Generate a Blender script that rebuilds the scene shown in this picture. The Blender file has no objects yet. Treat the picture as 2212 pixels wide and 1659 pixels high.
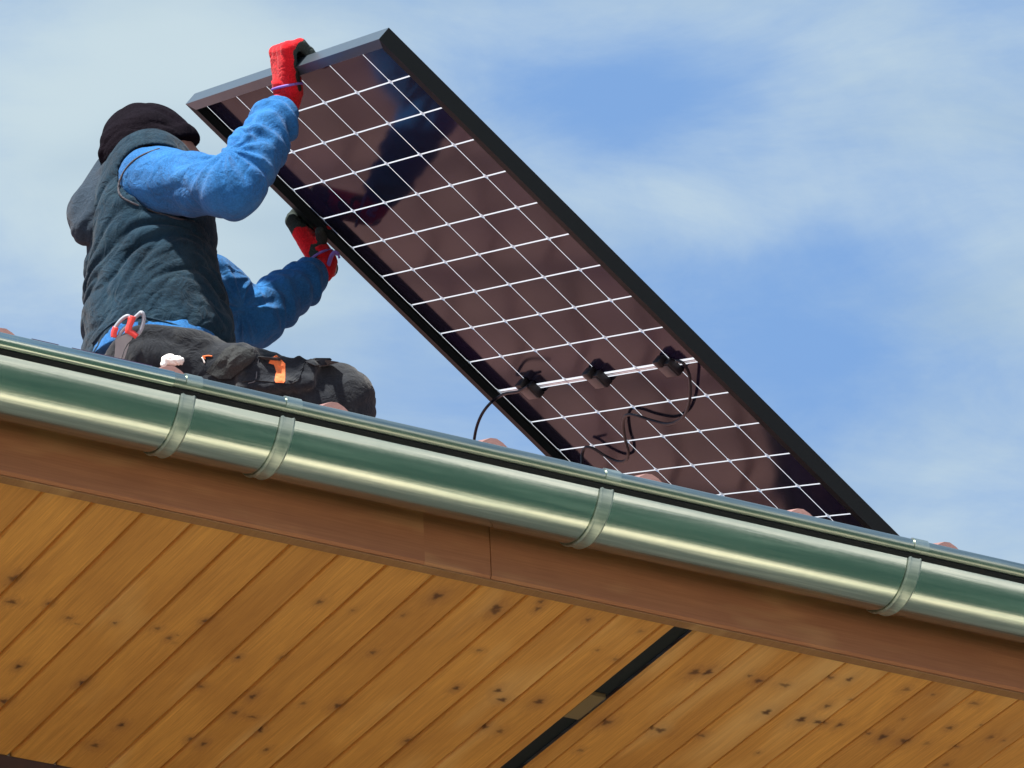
import bpy, bmesh, math, random
import numpy as np
from mathutils import Vector, Matrix, noise as mnoise
random.seed(7); rng = np.random.default_rng(7)
R = math.radians
SC = bpy.context.scene
COL = SC.collection

# ------------------------------------------------------------------ camera
# world: X runs along the gutter, Y goes into the house, Z up, metres
CAMZ = 1.6
W = np.array([[0.8753240, 0.2031056, 0.4388120],
              [-0.4817808, 0.4436095, 0.7557102],
              [-0.0411722, -0.8729025, 0.4861544]])
FPX = 13500.0
cam_d = bpy.data.cameras.new('camera'); cam = bpy.data.objects.new('camera', cam_d); COL.objects.link(cam)
m = Matrix.Identity(4)
for i in range(3):
    m[i][0] = W[i][0]; m[i][1] = -W[i][1]; m[i][2] = -W[i][2]
m[2][3] = CAMZ
cam.matrix_world = m
cam_d.sensor_width = 36; cam_d.lens = FPX/2560*36
cam_d.clip_start = 0.05; cam_d.clip_end = 3000
SC.camera = cam
SC.render.resolution_x = 1024; SC.render.resolution_y = 768

# ------------------------------------------------------------------ light
SUN_EL, SUN_AZ = 56, 238          # azimuth of the sun measured clockwise from +Y
SC.view_settings.view_transform = 'Standard'; SC.view_settings.look = 'None'
SC.view_settings.exposure = 1.25; SC.view_settings.gamma = 1
world = bpy.data.worlds.new('World'); SC.world = world; world.use_nodes = True
sun_d = bpy.data.lights.new('sun', 'SUN'); sun_d.energy = 4.5; sun_d.angle = R(3); sun_d.color = (1, .95, .87)
sun = bpy.data.objects.new('sun', sun_d); COL.objects.link(sun)
sdir = Vector((math.sin(R(SUN_AZ))*math.cos(R(SUN_EL)), math.cos(R(SUN_AZ))*math.cos(R(SUN_EL)), math.sin(R(SUN_EL))))
sun.rotation_euler = sdir.to_track_quat('Z', 'Y').to_euler()

class N:
    """tiny node helper"""
    def __init__(s, nt): s.nt = nt; s.n = nt.nodes; s.l = nt.links
    def node(s, t, **k):
        n = s.n.new(t)
        for a, v in k.items(): setattr(n, a, v)
        return n
    def put(s, sock, v):
        if v is None: return
        if isinstance(v, bpy.types.NodeSocket): s.l.new(v, sock)
        else:
            try: sock.default_value = v
            except Exception:
                sock.default_value = (*v, 1) if len(v) == 3 else v
    def math(s, op, a, b=None, c=None, clamp=False):
        n = s.node('ShaderNodeMath', operation=op, use_clamp=clamp)
        for i, v in enumerate((a, b, c)):
            if v is not None: s.put(n.inputs[i], v)
        return n.outputs[0]
    def vmath(s, op, a, b=None):
        n = s.node('ShaderNodeVectorMath', operation=op); s.put(n.inputs[0], a)
        if b is not None: s.put(n.inputs[1], b)
        return n.outputs['Value'] if op in ('DOT_PRODUCT', 'LENGTH', 'DISTANCE') else n.outputs[0]
    def noise(s, vec, scale, detail=4, rough=.5, dist=0.):
        n = s.node('ShaderNodeTexNoise'); s.put(n.inputs['Vector'], vec)
        n.inputs['Scale'].default_value = scale; n.inputs['Detail'].default_value = detail
        n.inputs['Roughness'].default_value = rough; n.inputs['Distortion'].default_value = dist
        return n.outputs['Fac']
    def mapping(s, vec, scale=(1, 1, 1), rot=(0, 0, 0), loc=(0, 0, 0)):
        n = s.node('ShaderNodeMapping'); s.put(n.inputs[0], vec)
        n.inputs['Scale'].default_value = scale; n.inputs['Rotation'].default_value = rot; n.inputs['Location'].default_value = loc
        return n.outputs[0]
    def ramp(s, fac, stops, interp='LINEAR'):
        n = s.node('ShaderNodeValToRGB'); s.put(n.inputs[0], fac); cr = n.color_ramp; cr.interpolation = interp
        while len(cr.elements) > 1: cr.elements.remove(cr.elements[-1])
        for i, (p, c) in enumerate(stops):
            e = cr.elements[0] if i == 0 else cr.elements.new(p)
            e.position = p; e.color = (*c, 1) if len(c) == 3 else c
        return n.outputs[0]
    def mix(s, fac, a, b, mode='MIX'):
        n = s.node('ShaderNodeMix', data_type='RGBA', blend_type=mode)
        s.put(n.inputs[0], fac)
        s.put(n.inputs[6], (*a, 1) if isinstance(a, tuple) and len(a) == 3 else a)
        s.put(n.inputs[7], (*b, 1) if isinstance(b, tuple) and len(b) == 3 else b)
        return n.outputs[2]
    def maprange(s, v, a, b, c=0., d=1., smooth=False):
        n = s.node('ShaderNodeMapRange'); n.clamp = True
        if smooth: n.interpolation_type = 'SMOOTHSTEP'
        s.put(n.inputs[0], v)
        for i, x in enumerate((a, b, c, d)): n.inputs[i+1].default_value = x
        return n.outputs[0]
    def bump(s, h, strength=.3, dist=.002, normal=None):
        n = s.node('ShaderNodeBump'); s.put(n.inputs['Height'], h)
        n.inputs['Strength'].default_value = strength; n.inputs['Distance'].default_value = dist
        if normal is not None: s.put(n.inputs['Normal'], normal)
        return n.outputs[0]

# sky: Nishita blue with clouds fixed to compass directions
def build_sky():
    k = N(world.node_tree); k.n.clear()
    out = k.node('ShaderNodeOutputWorld'); bg = k.node('ShaderNodeBackground')
    sky = k.node('ShaderNodeTexSky', sky_type='NISHITA'); sky.sun_disc = False
    sky.sun_elevation = R(SUN_EL); sky.sun_rotation = R(SUN_AZ); sky.air_density = 1.0; sky.dust_density = .6; sky.ozone_density = 1.5
    d = k.node('ShaderNodeTexCoord').outputs['Generated']
    rt = tuple(W[:, 0]); up = tuple(-W[:, 1]); fw = tuple(W[:, 2])
    a = k.vmath('DOT_PRODUCT', d, rt); b = k.vmath('DOT_PRODUCT', d, up); c = k.vmath('DOT_PRODUCT', d, fw)
    comb = k.node('ShaderNodeCombineXYZ'); k.put(comb.inputs[0], a); k.put(comb.inputs[1], b); k.put(comb.inputs[2], c)
    v = comb.outputs[0]
    wob = k.noise(v, 16, 3, .5)
    # wisps running up to the right
    wv = k.mapping(v, scale=(11, 30, 8), rot=(0, 0, R(-22)))
    wisp = k.noise(wv, 1.3, 9, .62, .5)
    puff = k.noise(k.mapping(v, scale=(13, 18, 9), rot=(0, 0, R(-18)), loc=(3.1, 1.7, .4)), 1.0, 8, .58, .6)
    total = k.math('MULTIPLY_ADD', wisp, 1.25, -.60)
    total = k.math('ADD', total, k.math('MULTIPLY_ADD', puff, 1.2, -.60))
    # broad banks and gaps: (x, y, rx, ry, weight) in hundredths of a radian
    for (x, y, rx, ry, w) in CLOUDS:
        p = k.vmath('SUBTRACT', v, (x/100, y/100, 0)); p = k.vmath('MULTIPLY', p, (100/rx, 100/ry, 0))
        r2 = k.vmath('DOT_PRODUCT', p, p)
        g = k.math('POWER', 2.718, k.math('MULTIPLY', r2, -1.0))
        total = k.math('ADD', total, k.math('MULTIPLY', g, w))
    total = k.math('ADD', total, k.math('MULTIPLY_ADD', wob, .3, -.15))
    mask = k.maprange(total, -.55, .85, .05, 1, True)
    far = k.noise(k.mapping(d, scale=(1, 1, 2.5)), 2.2, 6, .55, .3)
    farmask = k.maprange(far, .42, .62, 0, .85, True)
    infront = k.maprange(c, .93, .985, 0, 1, True)
    mask = k.math('ADD', k.math('MULTIPLY', mask, infront), k.math('MULTIPLY', farmask, k.math('SUBTRACT', 1, infront)))
    blue = k.mix(.9, sky.outputs[0], SKYBLUE)
    shade = k.maprange(k.noise(wv, .8, 3), .35, .7, 0, 1, True)
    cloud = k.mix(shade, CLOUD_A, CLOUD_B)
    col = k.mix(mask, blue, cloud)
    k.put(bg.inputs[0], col); bg.inputs[1].default_value = SKY_STR
    k.l.new(bg.outputs[0], out.inputs[0])
SKY_STR = .1
SKYBLUE = (.82, 1.62, 3.15)
CLOUD_A = (2.45, 3.0, 3.3); CLOUD_B = (1.7, 2.3, 2.85)
def _dc(px, py, rx, ry, w): return ((px-1106)/116.65, -(py-830)/116.65, rx/116.65, ry/116.65, w)
CLOUDS = [_dc(330, 220, 460, 400, .85), _dc(60, 60, 300, 160, -.25), _dc(560, 560, 320, 240, .5), _dc(1330, 220, 200, 110, -.6),
          _dc(1700, 270, 260, 80, -.35), _dc(1500, 470, 420, 120, .35), _dc(2050, 250, 300, 80, .15), _dc(1850, 560, 260, 90, -.35),
          _dc(1730, 780, 220, 160, -.35), _dc(2120, 640, 200, 130, .3), _dc(2050, 1000, 160, 200, .2), _dc(1500, 40, 500, 60, .1),
          _dc(100, 620, 200, 160, -.12), _dc(900, 820, 260, 160, -.12)]
build_sky()

# ------------------------------------------------------------------ materials
def newmat(name):
    mt = bpy.data.materials.new(name); mt.use_nodes = True
    k = N(mt.node_tree); b = k.n['Principled BSDF']
    return mt, k, b
def objco(k): return k.node('ShaderNodeTexCoord').outputs['Object']
def geopos(k): return k.node('ShaderNodeNewGeometry').outputs['Position']

def m_plain(name, col, rough=.6, metal=0., var=.12, scale=30, bump=.0, coat=0., bscale=None):
    mt, k, b = newmat(name); v = objco(k)
    n = k.noise(v, scale, 5, .6)
    c = k.mix(n, tuple(x*(1-var) for x in col), tuple(min(1, x*(1+var)) for x in col))
    k.put(b.inputs['Base Color'], c)
    k.put(b.inputs['Roughness'], k.math('MULTIPLY_ADD', n, .15, rough-.075)); b.inputs['Metallic'].default_value = metal
    b.inputs['Coat Weight'].default_value = coat
    if bump: k.put(b.inputs['Normal'], k.bump(k.noise(v, bscale or scale*4, 4, .6), bump, .002))
    return mt

def m_fabric(name, col, var=.3, fuzz=.5, rough=.95, wr=(60, 1.), sheen=.15, fade=None):
    mt, k, b = newmat(name); v = objco(k)
    big = k.noise(v, 9, 5, .6, .4); fine = k.noise(v, 260, 3, .7); mid = k.noise(v, 55, 4, .6)
    c = k.mix(k.maprange(big, .3, .7), tuple(x*(1-var) for x in col), tuple(min(1, x*(1+var)) for x in col))
    if fade:
        c = k.mix(k.maprange(k.noise(v, 18, 5, .65, .6), .52, .68, 0, .6), c, fade)
    c = k.mix(k.maprange(fine, .4, .75, 0, .6), c, tuple(min(1, x*2.0+.002) for x in col))
    k.put(b.inputs['Base Color'], c); b.inputs['Roughness'].default_value = rough
    b.inputs['Sheen Weight'].default_value = sheen; b.inputs['Sheen Roughness'].default_value = .6
    b.inputs['Specular IOR Level'].default_value = .06
    crease = k.noise(k.mapping(v, scale=(1, 1, 1)), wr[0], 3, .55, 1.2)
    n1 = k.bump(crease, .45*wr[1], .010); n2 = k.bump(mid, .25, .003, n1); n3 = k.bump(fine, fuzz, .0012, n2)
    k.put(b.inputs['Normal'], n3)
    return mt

def m_wood(name, base=(.86, .375, .080), dark=(.27, .08, .018), knots=True):
    mt, k, b = newmat(name); v = objco(k)
    pid = k.node('ShaderNodeAttribute', attribute_name='plank').outputs['Fac']
    kn = k.node('ShaderNodeAttribute', attribute_name='knot').outputs['Fac']
    halo = k.node('ShaderNodeAttribute', attribute_name='halo').outputs['Fac']
    off = k.node('ShaderNodeCombineXYZ'); k.put(off.inputs[0], k.math('MULTIPLY', pid, 3.7)); k.put(off.inputs[1], k.math('MULTIPLY', pid, 9.1))
    k.put(off.inputs[2], k.math('MULTIPLY', halo, .012))
    vv = k.vmath('ADD', v, off.outputs[0])
    grain = k.noise(k.mapping(vv, scale=(60, 2.2, 60)), 1.6, 6, .62, .8)
    fine = k.noise(k.mapping(vv, scale=(420, 9, 420)), 1, 4, .6)
    blot = k.noise(k.mapping(vv, scale=(9, 3.5, 9)), 1, 4, .6, .5)
    c = k.mix(k.maprange(grain, .35, .72), base, tuple(a*.72+d*.28 for a, d in zip(base, dark)))
    c = k.mix(k.maprange(blot, .40, .70, 0, .75), c, tuple(a*.55+d*.45 for a, d in zip(base, dark)))
    tint = k.node('ShaderNodeTexWhiteNoise', noise_dimensions='1D'); k.put(tint.inputs['W'], pid)
    c = k.mix(k.maprange(tint.outputs['Value'], 0, 1, .0, .36), c, dark)
    c = k.mix(k.maprange(fine, .35, .75, 0, .45), c, dark)
    c = k.mix(k.math('MULTIPLY', halo, .75), c, (.24, .085, .035))
    pale = k.noise(k.mapping(vv, scale=(7, 1.6, 7)), 1.3, 3, .5)
    c = k.mix(k.maprange(pale, .55, .75, 0, .45), c, (.92, .52, .20))
    c = k.mix(k.maprange(kn, 0, 1, 0, .92), c, (.085, .028, .012))
    k.put(b.inputs['Base Color'], c); k.put(b.inputs['Roughness'], k.math('MULTIPLY_ADD', grain, .2, .42))
    b.inputs['Specular IOR Level'].default_value = .35
    k.put(b.inputs['Normal'], k.bump(k.math('ADD', fine, k.math('MULTIPLY', kn, 1.5)), .12, .0015))
    return mt

def m_zinc(name, streak=True, tone=.50, rough=.215):
    mt, k, b = newmat(name); v = objco(k)
    long_ = k.noise(k.mapping(v, scale=(2.2, 70, 70)), 1.4, 6, .62, .5)
    spang = k.noise(v, 90, 4, .65); dirt = k.noise(k.mapping(v, scale=(1.2, 9, 9)), 1.8, 5, .6)
    c = k.mix(k.maprange(long_, .4, .65), (tone*.74, tone*.86, tone*.74), (tone*1.16, tone*1.24, tone*1.04))
    c = k.mix(k.maprange(dirt, .5, .75, 0, .35), c, (tone*.6, tone*.7, tone*.58))
    k.put(b.inputs['Base Color'], c); b.inputs['Metallic'].default_value = 1
    r = k.math('ADD', k.math('MULTIPLY_ADD', long_, .14, rough-.07), k.math('MULTIPLY_ADD', spang, .08, -.04))
    k.put(b.inputs['Roughness'], r)
    h = k.math('ADD', k.math('MULTIPLY', long_, .6), k.math('MULTIPLY', spang, .25))
    k.put(b.inputs['Normal'], k.bump(h, .16, .002, k.bump(k.noise(k.mapping(v, scale=(1.5, 10, 10)), 1.2, 2), .10, .01)))
    return mt

def m_tile():
    mt, k, b = newmat('terracotta'); v = objco(k)
    n = k.noise(v, 7, 5, .6); f = k.noise(v, 120, 4, .6)
    c = k.mix(k.maprange(n, .3, .7), (.19, .095, .085), (.27, .14, .12))
    c = k.mix(k.maprange(f, .55, .75, 0, .5), c, (.22, .09, .07))
    k.put(b.inputs['Base Color'], c); b.inputs['Roughness'].default_value = .75
    k.put(b.inputs['Normal'], k.bump(f, .3, .002)); return mt

def m_cell():
    mt, k, b = newmat('solar_cell'); v = objco(k)
    n = k.noise(v, 3.2, 4, .5, .3); grain = k.noise(v, 900, 2, .6)
    fing = k.node('ShaderNodeTexWave', wave_type='BANDS', bands_direction='X'); k.put(fing.inputs[0], v)
    fing.inputs['Scale'].default_value = 16.0
    c = k.mix(k.maprange(n, .3, .7), (.011, .009, .034), (.020, .016, .052))
    c = k.mix(k.math('MULTIPLY', grain, .3), c, (.03, .026, .04))
    k.put(b.inputs['Base Color'], c)
    cell = k.vmath('FLOOR', k.vmath('MULTIPLY', k.vmath('SUBTRACT', v, (.015, .0238, -1)), (1/.184, 1/.0925, 0)))
    wn = k.node('ShaderNodeTexWhiteNoise', noise_dimensions='3D'); k.put(wn.inputs['Vector'], cell); rnd = wn.outputs['Value']
    c = k.mix(k.math('MULTIPLY', rnd, .6), c, (.014, .022, .030))
    k.put(b.inputs['Base Color'], c)
    k.put(b.inputs['Specular Tint'], k.mix(rnd, (.58, .50, 1), (.50, .72, 1)))
    b.inputs['Roughness'].default_value = .09; b.inputs['IOR'].default_value = 1.22; b.inputs['Specular IOR Level'].default_value = .5; b.inputs['Coat Weight'].default_value = 0
    b.inputs['Coat Roughness'].default_value = .035; b.inputs['Coat IOR'].default_value = 1.5
    k.put(b.inputs['Coat Normal'], k.bump(k.noise(v, 14, 2, .4), .06, .002))
    return mt

def m_gridwhite():
    mt, k, b = newmat('white_grid')
    b.inputs['Base Color'].default_value = (.80, .83, .86, 1); b.inputs['Roughness'].default_value = .5
    tr = k.node('ShaderNodeBsdfTranslucent'); tr.inputs[0].default_value = (.80, .84, .88, 1)
    mx = k.node('ShaderNodeMixShader'); mx.inputs[0].default_value = .5
    k.l.new(b.outputs[0], mx.inputs[1]); k.l.new(tr.outputs[0], mx.inputs[2])
    k.l.new(mx.outputs[0], k.n['Material Output'].inputs[0]); return mt

def m_ground(name, a, b_, scale, rough=.9, bump=.3):
    mt, k, b = newmat(name); v = geopos(k)
    n = k.noise(v, scale, 8, .65); n2 = k.noise(v, scale*14, 4, .6)
    c = k.mix(k.maprange(n, .3, .7), a, b_); c = k.mix(k.math('MULTIPLY', n2, .3), c, tuple(x*.6 for x in a))
    k.put(b.inputs['Base Color'], c); b.inputs['Roughness'].default_value = rough
    k.put(b.inputs['Normal'], k.bump(n2, bump, .02)); return mt

M = dict(
    wood=m_wood('pine_boards'), fascia=m_wood('fascia_board', (.50, .185, .070), (.20, .06, .025)),
    trimwood=m_wood('trim_wood', (.36, .165, .060), (.18, .065, .02)), batten=m_wood('batten_wood', (.52, .29, .11), (.32, .15, .05)),
    zinc=m_zinc('zinc_sheet'), zinc2=m_zinc('bracket_zinc', tone=.46, rough=.42), zincdull=m_zinc('bead_zinc', tone=.36, rough=.34), tile=m_tile(),
    underlay=m_plain('dark_underlay', (.035, .02, .06), .6), slot=m_plain('black_vent_and_shade', (.004, .005, .006), .9),
    slotwood=m_plain('spacer_wood', (.17, .10, .04), .8),
    wall=m_plain('render_wall', (.46, .42, .34), .9, scale=8, bump=.2),
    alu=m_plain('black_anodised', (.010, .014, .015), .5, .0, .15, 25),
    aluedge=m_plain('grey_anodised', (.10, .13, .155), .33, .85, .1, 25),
    cell=m_cell(), grid=m_gridwhite(), silver=m_plain('ribbon', (.62, .56, .56), .35, .6, .15, 60),
    black=m_plain('black_plastic', (.012, .012, .016), .45), greyp=m_plain('grey_plastic', (.10, .10, .11), .4),
    cable=m_plain('cable_rubber', (.010, .010, .018), .4),
    sleeve=m_fabric('blue_knit', (.017, .105, .28), .35, .9, wr=(24, 1.5), sheen=.08, fade=(.045, .16, .33)),
    vest=m_fabric('teal_fleece', (.006, .022, .038), .45, .9, wr=(26, 1.6), sheen=.08, fade=(.020, .045, .062)),
    vestlight=m_fabric('vest_hood_cloth', (.018, .030, .045), .35, .8, wr=(30, 1.3), sheen=.08),
    trim=m_fabric('grey_piping', (.05, .05, .06), .2, .3),
    trousers=m_fabric('black_canvas', (.011, .014, .019), .35, .4, wr=(30, 1.2), fade=(.040, .042, .042)),
    beanie=m_fabric('dark_knit', (.005, .0035, .006), .35, .9, wr=(34, 1.), sheen=0),
    red=m_fabric('red_knit', (.50, .008, .014), .15, .6, wr=(90, .5), sheen=.1),
    coat=m_fabric('dark_latex', (.030, .038, .034), .3, .5, rough=.75, wr=(80, .8), sheen=0),
    purple=m_plain('purple_elastic', (.22, .13, .45), .7), skin=m_plain('skin', (.48, .26, .18), .5, bump=.1),
    flap=m_fabric('grey_canvas', (.032, .035, .036), .25, .4, wr=(30, 1.), sheen=.05), shadeband=m_plain('dark_shade_band', (.050, .022, .018), .7), orange=m_plain('orange_fabric', (.80, .19, .055), .8, bump=.2), white=m_plain('white_cloth', (.82, .80, .76), .8, bump=.3),
    toolgrey=m_plain('tool_steel', (.30, .31, .33), .4, .7), toolred=m_plain('red_grip', (.78, .07, .06), .45),
    toolhandle=m_plain('grey_grip', (.30, .33, .38), .5), boot=m_plain('boot_leather', (.03, .025, .02), .6),
    hair=m_plain('brown_hair', (.04, .025, .015), .7),
    lawn=m_ground('grass', (.014, .044, .036), (.024, .064, .048), .6), road=m_ground('pale_asphalt', (.50, .47, .45), (.58, .55, .53), .8, .8), patio=m_ground('pale_paving', (.66, .60, .47), (.74, .68, .56), 1.1, .8),
    bark=m_plain('bark', (.09, .06, .04), .9), leaf=m_plain('leaf', (.025, .075, .035), .7, var=.4, scale=2),
)

for q_ in ('alu',): M[q_].node_tree.nodes['Principled BSDF'].inputs['IOR'].default_value = 1.22
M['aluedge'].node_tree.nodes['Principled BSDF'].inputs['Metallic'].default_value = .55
# ------------------------------------------------------------------ helpers
def mesh(name, verts, faces, mats, parent=None, smooth=False, fmat=None):
    me = bpy.data.meshes.new(name); me.from_pydata([tuple(map(float, v)) for v in verts], [], [tuple(map(int, f)) for f in faces])
    if not isinstance(mats, (list, tuple)): mats = [mats]
    for x in mats: me.materials.append(x)
    if fmat is not None: me.polygons.foreach_set('material_index', np.asarray(fmat, dtype=np.int32))
    if smooth: me.polygons.foreach_set('use_smooth', [True]*len(me.polygons))
    me.update(); o = bpy.data.objects.new(name, me); COL.objects.link(o)
    if parent is not None: o.parent = parent
    return o
def empty(name, loc=(0, 0, 0), mat=None):
    o = bpy.data.objects.new(name, None); COL.objects.link(o); o.empty_display_size = .1
    if mat is not None: o.matrix_world = mat
    else: o.location = loc
    return o
def tag(o, label, cat, group=None):
    o['label'] = label; o['category'] = cat
    if group: o['group'] = group
    return o
def world_child(o, parent, ploc):
    """parent sits at ploc without rotation; mesh data are in world coordinates"""
    o.parent = parent; o.location = -Vector(ploc)
    return o

class MB:
    def __init__(s): s.v = []; s.f = []; s.m = []
    def add(s, v, f, mi=0):
        b = len(s.v); s.v += [tuple(x) for x in v]; s.f += [tuple(i+b for i in q) for q in f]; s.m += [mi]*len(f)
    def box(s, lo, hi, mi=0, bev=0):
        if bev:
            bm = bmesh.new(); bmesh.ops.create_cube(bm, size=1)
            for v in bm.verts: v.co = Vector([(lo[i]+hi[i])/2 + v.co[i]*(hi[i]-lo[i]) for i in range(3)])
            bmesh.ops.bevel(bm, geom=bm.edges[:], offset=bev, segments=2, affect='EDGES', profile=.5)
            bm.verts.index_update(); s.add([v.co[:] for v in bm.verts], [[v.index for v in f.verts] for f in bm.faces], mi); bm.free(); return
        x0, y0, z0 = lo; x1, y1, z1 = hi
        s.add([(x0, y0, z0), (x1, y0, z0), (x1, y1, z0), (x0, y1, z0), (x0, y0, z1), (x1, y0, z1), (x1, y1, z1), (x0, y1, z1)],
              [(0, 3, 2, 1), (4, 5, 6, 7), (0, 1, 5, 4), (1, 2, 6, 5), (2, 3, 7, 6), (3, 0, 4, 7)], mi)
    def tube(s, pts, r, seg=10, mi=0, cap=True):
        pts = [Vector(p) for p in pts]; n = len(pts); rr = r if isinstance(r, (list, tuple)) else [r]*n
        t0 = (pts[1]-pts[0]).normalized(); ref = Vector((0, 0, 1)) if abs(t0.z) < .9 else Vector((1, 0, 0))
        a = t0.cross(ref).normalized(); V = []
        for i in range(n):
            t = (pts[min(i+1, n-1)]-pts[max(i-1, 0)]).normalized()
            a = (a - t*a.dot(t)).normalized(); b = t.cross(a)
            for j in range(seg):
                w = 2*math.pi*j/seg; V.append(pts[i]+(a*math.cos(w)+b*math.sin(w))*rr[i])
        F = [(i*seg+j, i*seg+(j+1) % seg, (i+1)*seg+(j+1) % seg, (i+1)*seg+j) for i in range(n-1) for j in range(seg)]
        if cap: F += [tuple(range(seg))[::-1], tuple((n-1)*seg+j for j in range(seg))]
        s.add(V, F, mi)
    def sweepx(s, prof, x0, x1, closed=True, mi=0, nx=1):
        """profile [(y,z)] swept along X"""
        n = len(prof); V = []
        for i in range(nx+1):
            x = x0+(x1-x0)*i/nx; V += [(x, y, z) for y, z in prof]
        F = []
        for i in range(nx):
            for j in range(n if closed else n-1):
                a, b = i*n+j, i*n+(j+1) % n; F.append((a, b, b+n, a+n))
        if closed: F += [tuple(range(n))[::-1], tuple(nx*n+j for j in range(n))]
        s.add(V, F, mi)
    def build(s, name, mats, parent=None, smooth=False):
        return mesh(name, s.v, s.f, mats, parent, smooth, s.m)
def autosmooth(o, ang=35):
    me = o.data; me.polygons.foreach_set('use_smooth', [True]*len(me.polygons))
    bm = bmesh.new(); bm.from_mesh(me); bmesh.ops.recalc_face_normals(bm, faces=bm.faces)
    for e in bm.edges:
        if len(e.link_faces) == 2 and e.calc_face_angle(0) > R(ang): e.smooth = False
    bm.to_mesh(me); bm.free(); return o
def smooth_path(pts, n=8):
    P = [Vector(p) for p in pts]; P = [2*P[0]-P[1]]+P+[2*P[-1]-P[-2]]; out = []
    for i in range(1, len(P)-2):
        for j in range(n):
            t = j/n; a, b, c, d = P[i-1:i+3]
            out.append(.5*((2*b)+(c-a)*t+(2*a-5*b+4*c-d)*t*t+(3*b-a-3*c+d)*t**3))
    out.append(P[-2]); return out

# a direction measured in the photograph, placed at a real distance into the house (Y), or on a plane
def ray(px, py):                                  # px, py measured on a 2212 px wide view of the photograph
    return W @ np.array([(px*1.15732-1280)/FPX, (py*1.15732-960)/FPX, 1.0])
def at(px, py, Y):
    d = ray(px, py); return Vector((d[0]*Y/d[1], Y, d[2]*Y/d[1]+CAMZ))
def at_z(px, py, Z):
    d = ray(px, py); k = (Z-CAMZ)/d[2]; return Vector((d[0]*k, d[1]*k, Z))

# ------------------------------------------------------------------ ground
g = mesh('lawn', [(-400, -400, -.004), (400, -400, -.004), (400, 400, -.004), (-400, 400, -.004)], [(0, 1, 2, 3)], M['lawn']); g['kind'] = 'structure'
p = mesh('patio', [(-8, 6.0, 0), (16, 6.0, 0), (16, 7.39, 0), (-8, 7.39, 0)], [(0, 1, 2, 3)], M['patio']); p['kind'] = 'structure'
p = mesh('road', [(-300, -90, 0), (400, -90, 0), (400, -7, 0), (-300, -7, 0)], [(0, 1, 2, 3)], M['road']); p['kind'] = 'structure'

# ------------------------------------------------------------------ house
HX0, HX1 = -1.5, 9.5
YC, ZC, GR, BR = 6.41, 3.948+CAMZ, .0765, .011        # gutter axis, radius, bead radius
FY, FZ = 6.495, 3.821+CAMZ                            # fascia front, fascia bottom
FT = .025; WY = 7.40; SLOPE = math.tan(R(23.8))
EY, EZ = 6.395, 4.003+CAMZ                            # tile edge at the eaves (top of roll)
RIDGE = 13.0
house = tag(empty('house', (4, WY, 0)), 'house eaves with pine boarded soffit, wooden fascia, zinc gutter and red tiled roof', 'house')
HL = Vector((4, WY, 0))
def hpart(mb_or_obj, name=None, mats=None, par=None, sm=False):
    o = mb_or_obj.build(name, mats) if isinstance(mb_or_obj, MB) else mb_or_obj
    if par is None: world_child(o, house, HL)
    else: o.parent = par                                # parents under the house share its offset
    return o
# walls and the back of the roof
b = MB(); b.box((HX0+.4, WY, 0), (HX1-.4, 18.6, FZ+.02)); hpart(b, 'wall', M['wall'])
b = MB(); b.box((HX0+.4, WY-.006, FZ-.65), (HX1-.4, WY-.0005, FZ+.003)); hpart(b, 'wall_shade_band', M['shadeband'])  # dark wall top with an unseen band added below it to darken the soffit
# fascia boards, butt jointed
def grain_attr(o, knotlist=(), pw=None):
    me = o.data; n = len(me.vertices); co = np.empty(n*3); me.vertices.foreach_get('co', co); co = co.reshape(-1, 3)
    return me, co
def setattr_(me, name, vals):
    a = me.attributes.new(name, 'FLOAT', 'POINT'); a.data.foreach_set('value', np.asarray(vals, dtype=np.float32))
def xat(px, py, Y): return at(px, py, Y).x
jx = [xat(918, 1200, FY), xat(1062, 1240, FY)]
edges = [HX0, jx[0], jx[1], HX1]
for i in range(3):
    b = MB(); x0, x1 = edges[i]+.0004, edges[i+1]-.0004; yo = (0, .0015, 0)[i]
    prof = [(FY+yo, FZ+.004), (FY+yo+.004, FZ), (FY+FT, FZ), (FY+FT, FZ+.16), (FY+yo, FZ+.16)]
    b.sweepx(prof, x0, x1, True, 0, 1)
    o = b.build('fascia_board', M['fascia']); 
    # grain runs along X here: rotate object so that material's grain axis (Y) follows the board
    me = o.data
    for v in me.vertices: v.co = Vector((v.co.y, -v.co.x, v.co.z))
    o.rotation_euler = (0, 0, R(90)); setattr_(me, 'plank', [i*1.3+.4]*len(me.vertices))
    o.parent = house; o.location = -HL
b = MB(); b.box((HX0, FY+.005, FZ-.0025), (HX1, FY+FT+.001, FZ-.0004), 0, .0008); tr_ = b.build('trim_strip', M['trimwood']); setattr_(tr_.data, 'plank', [4.4]*len(tr_.data.vertices)); hpart(tr_)
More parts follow.
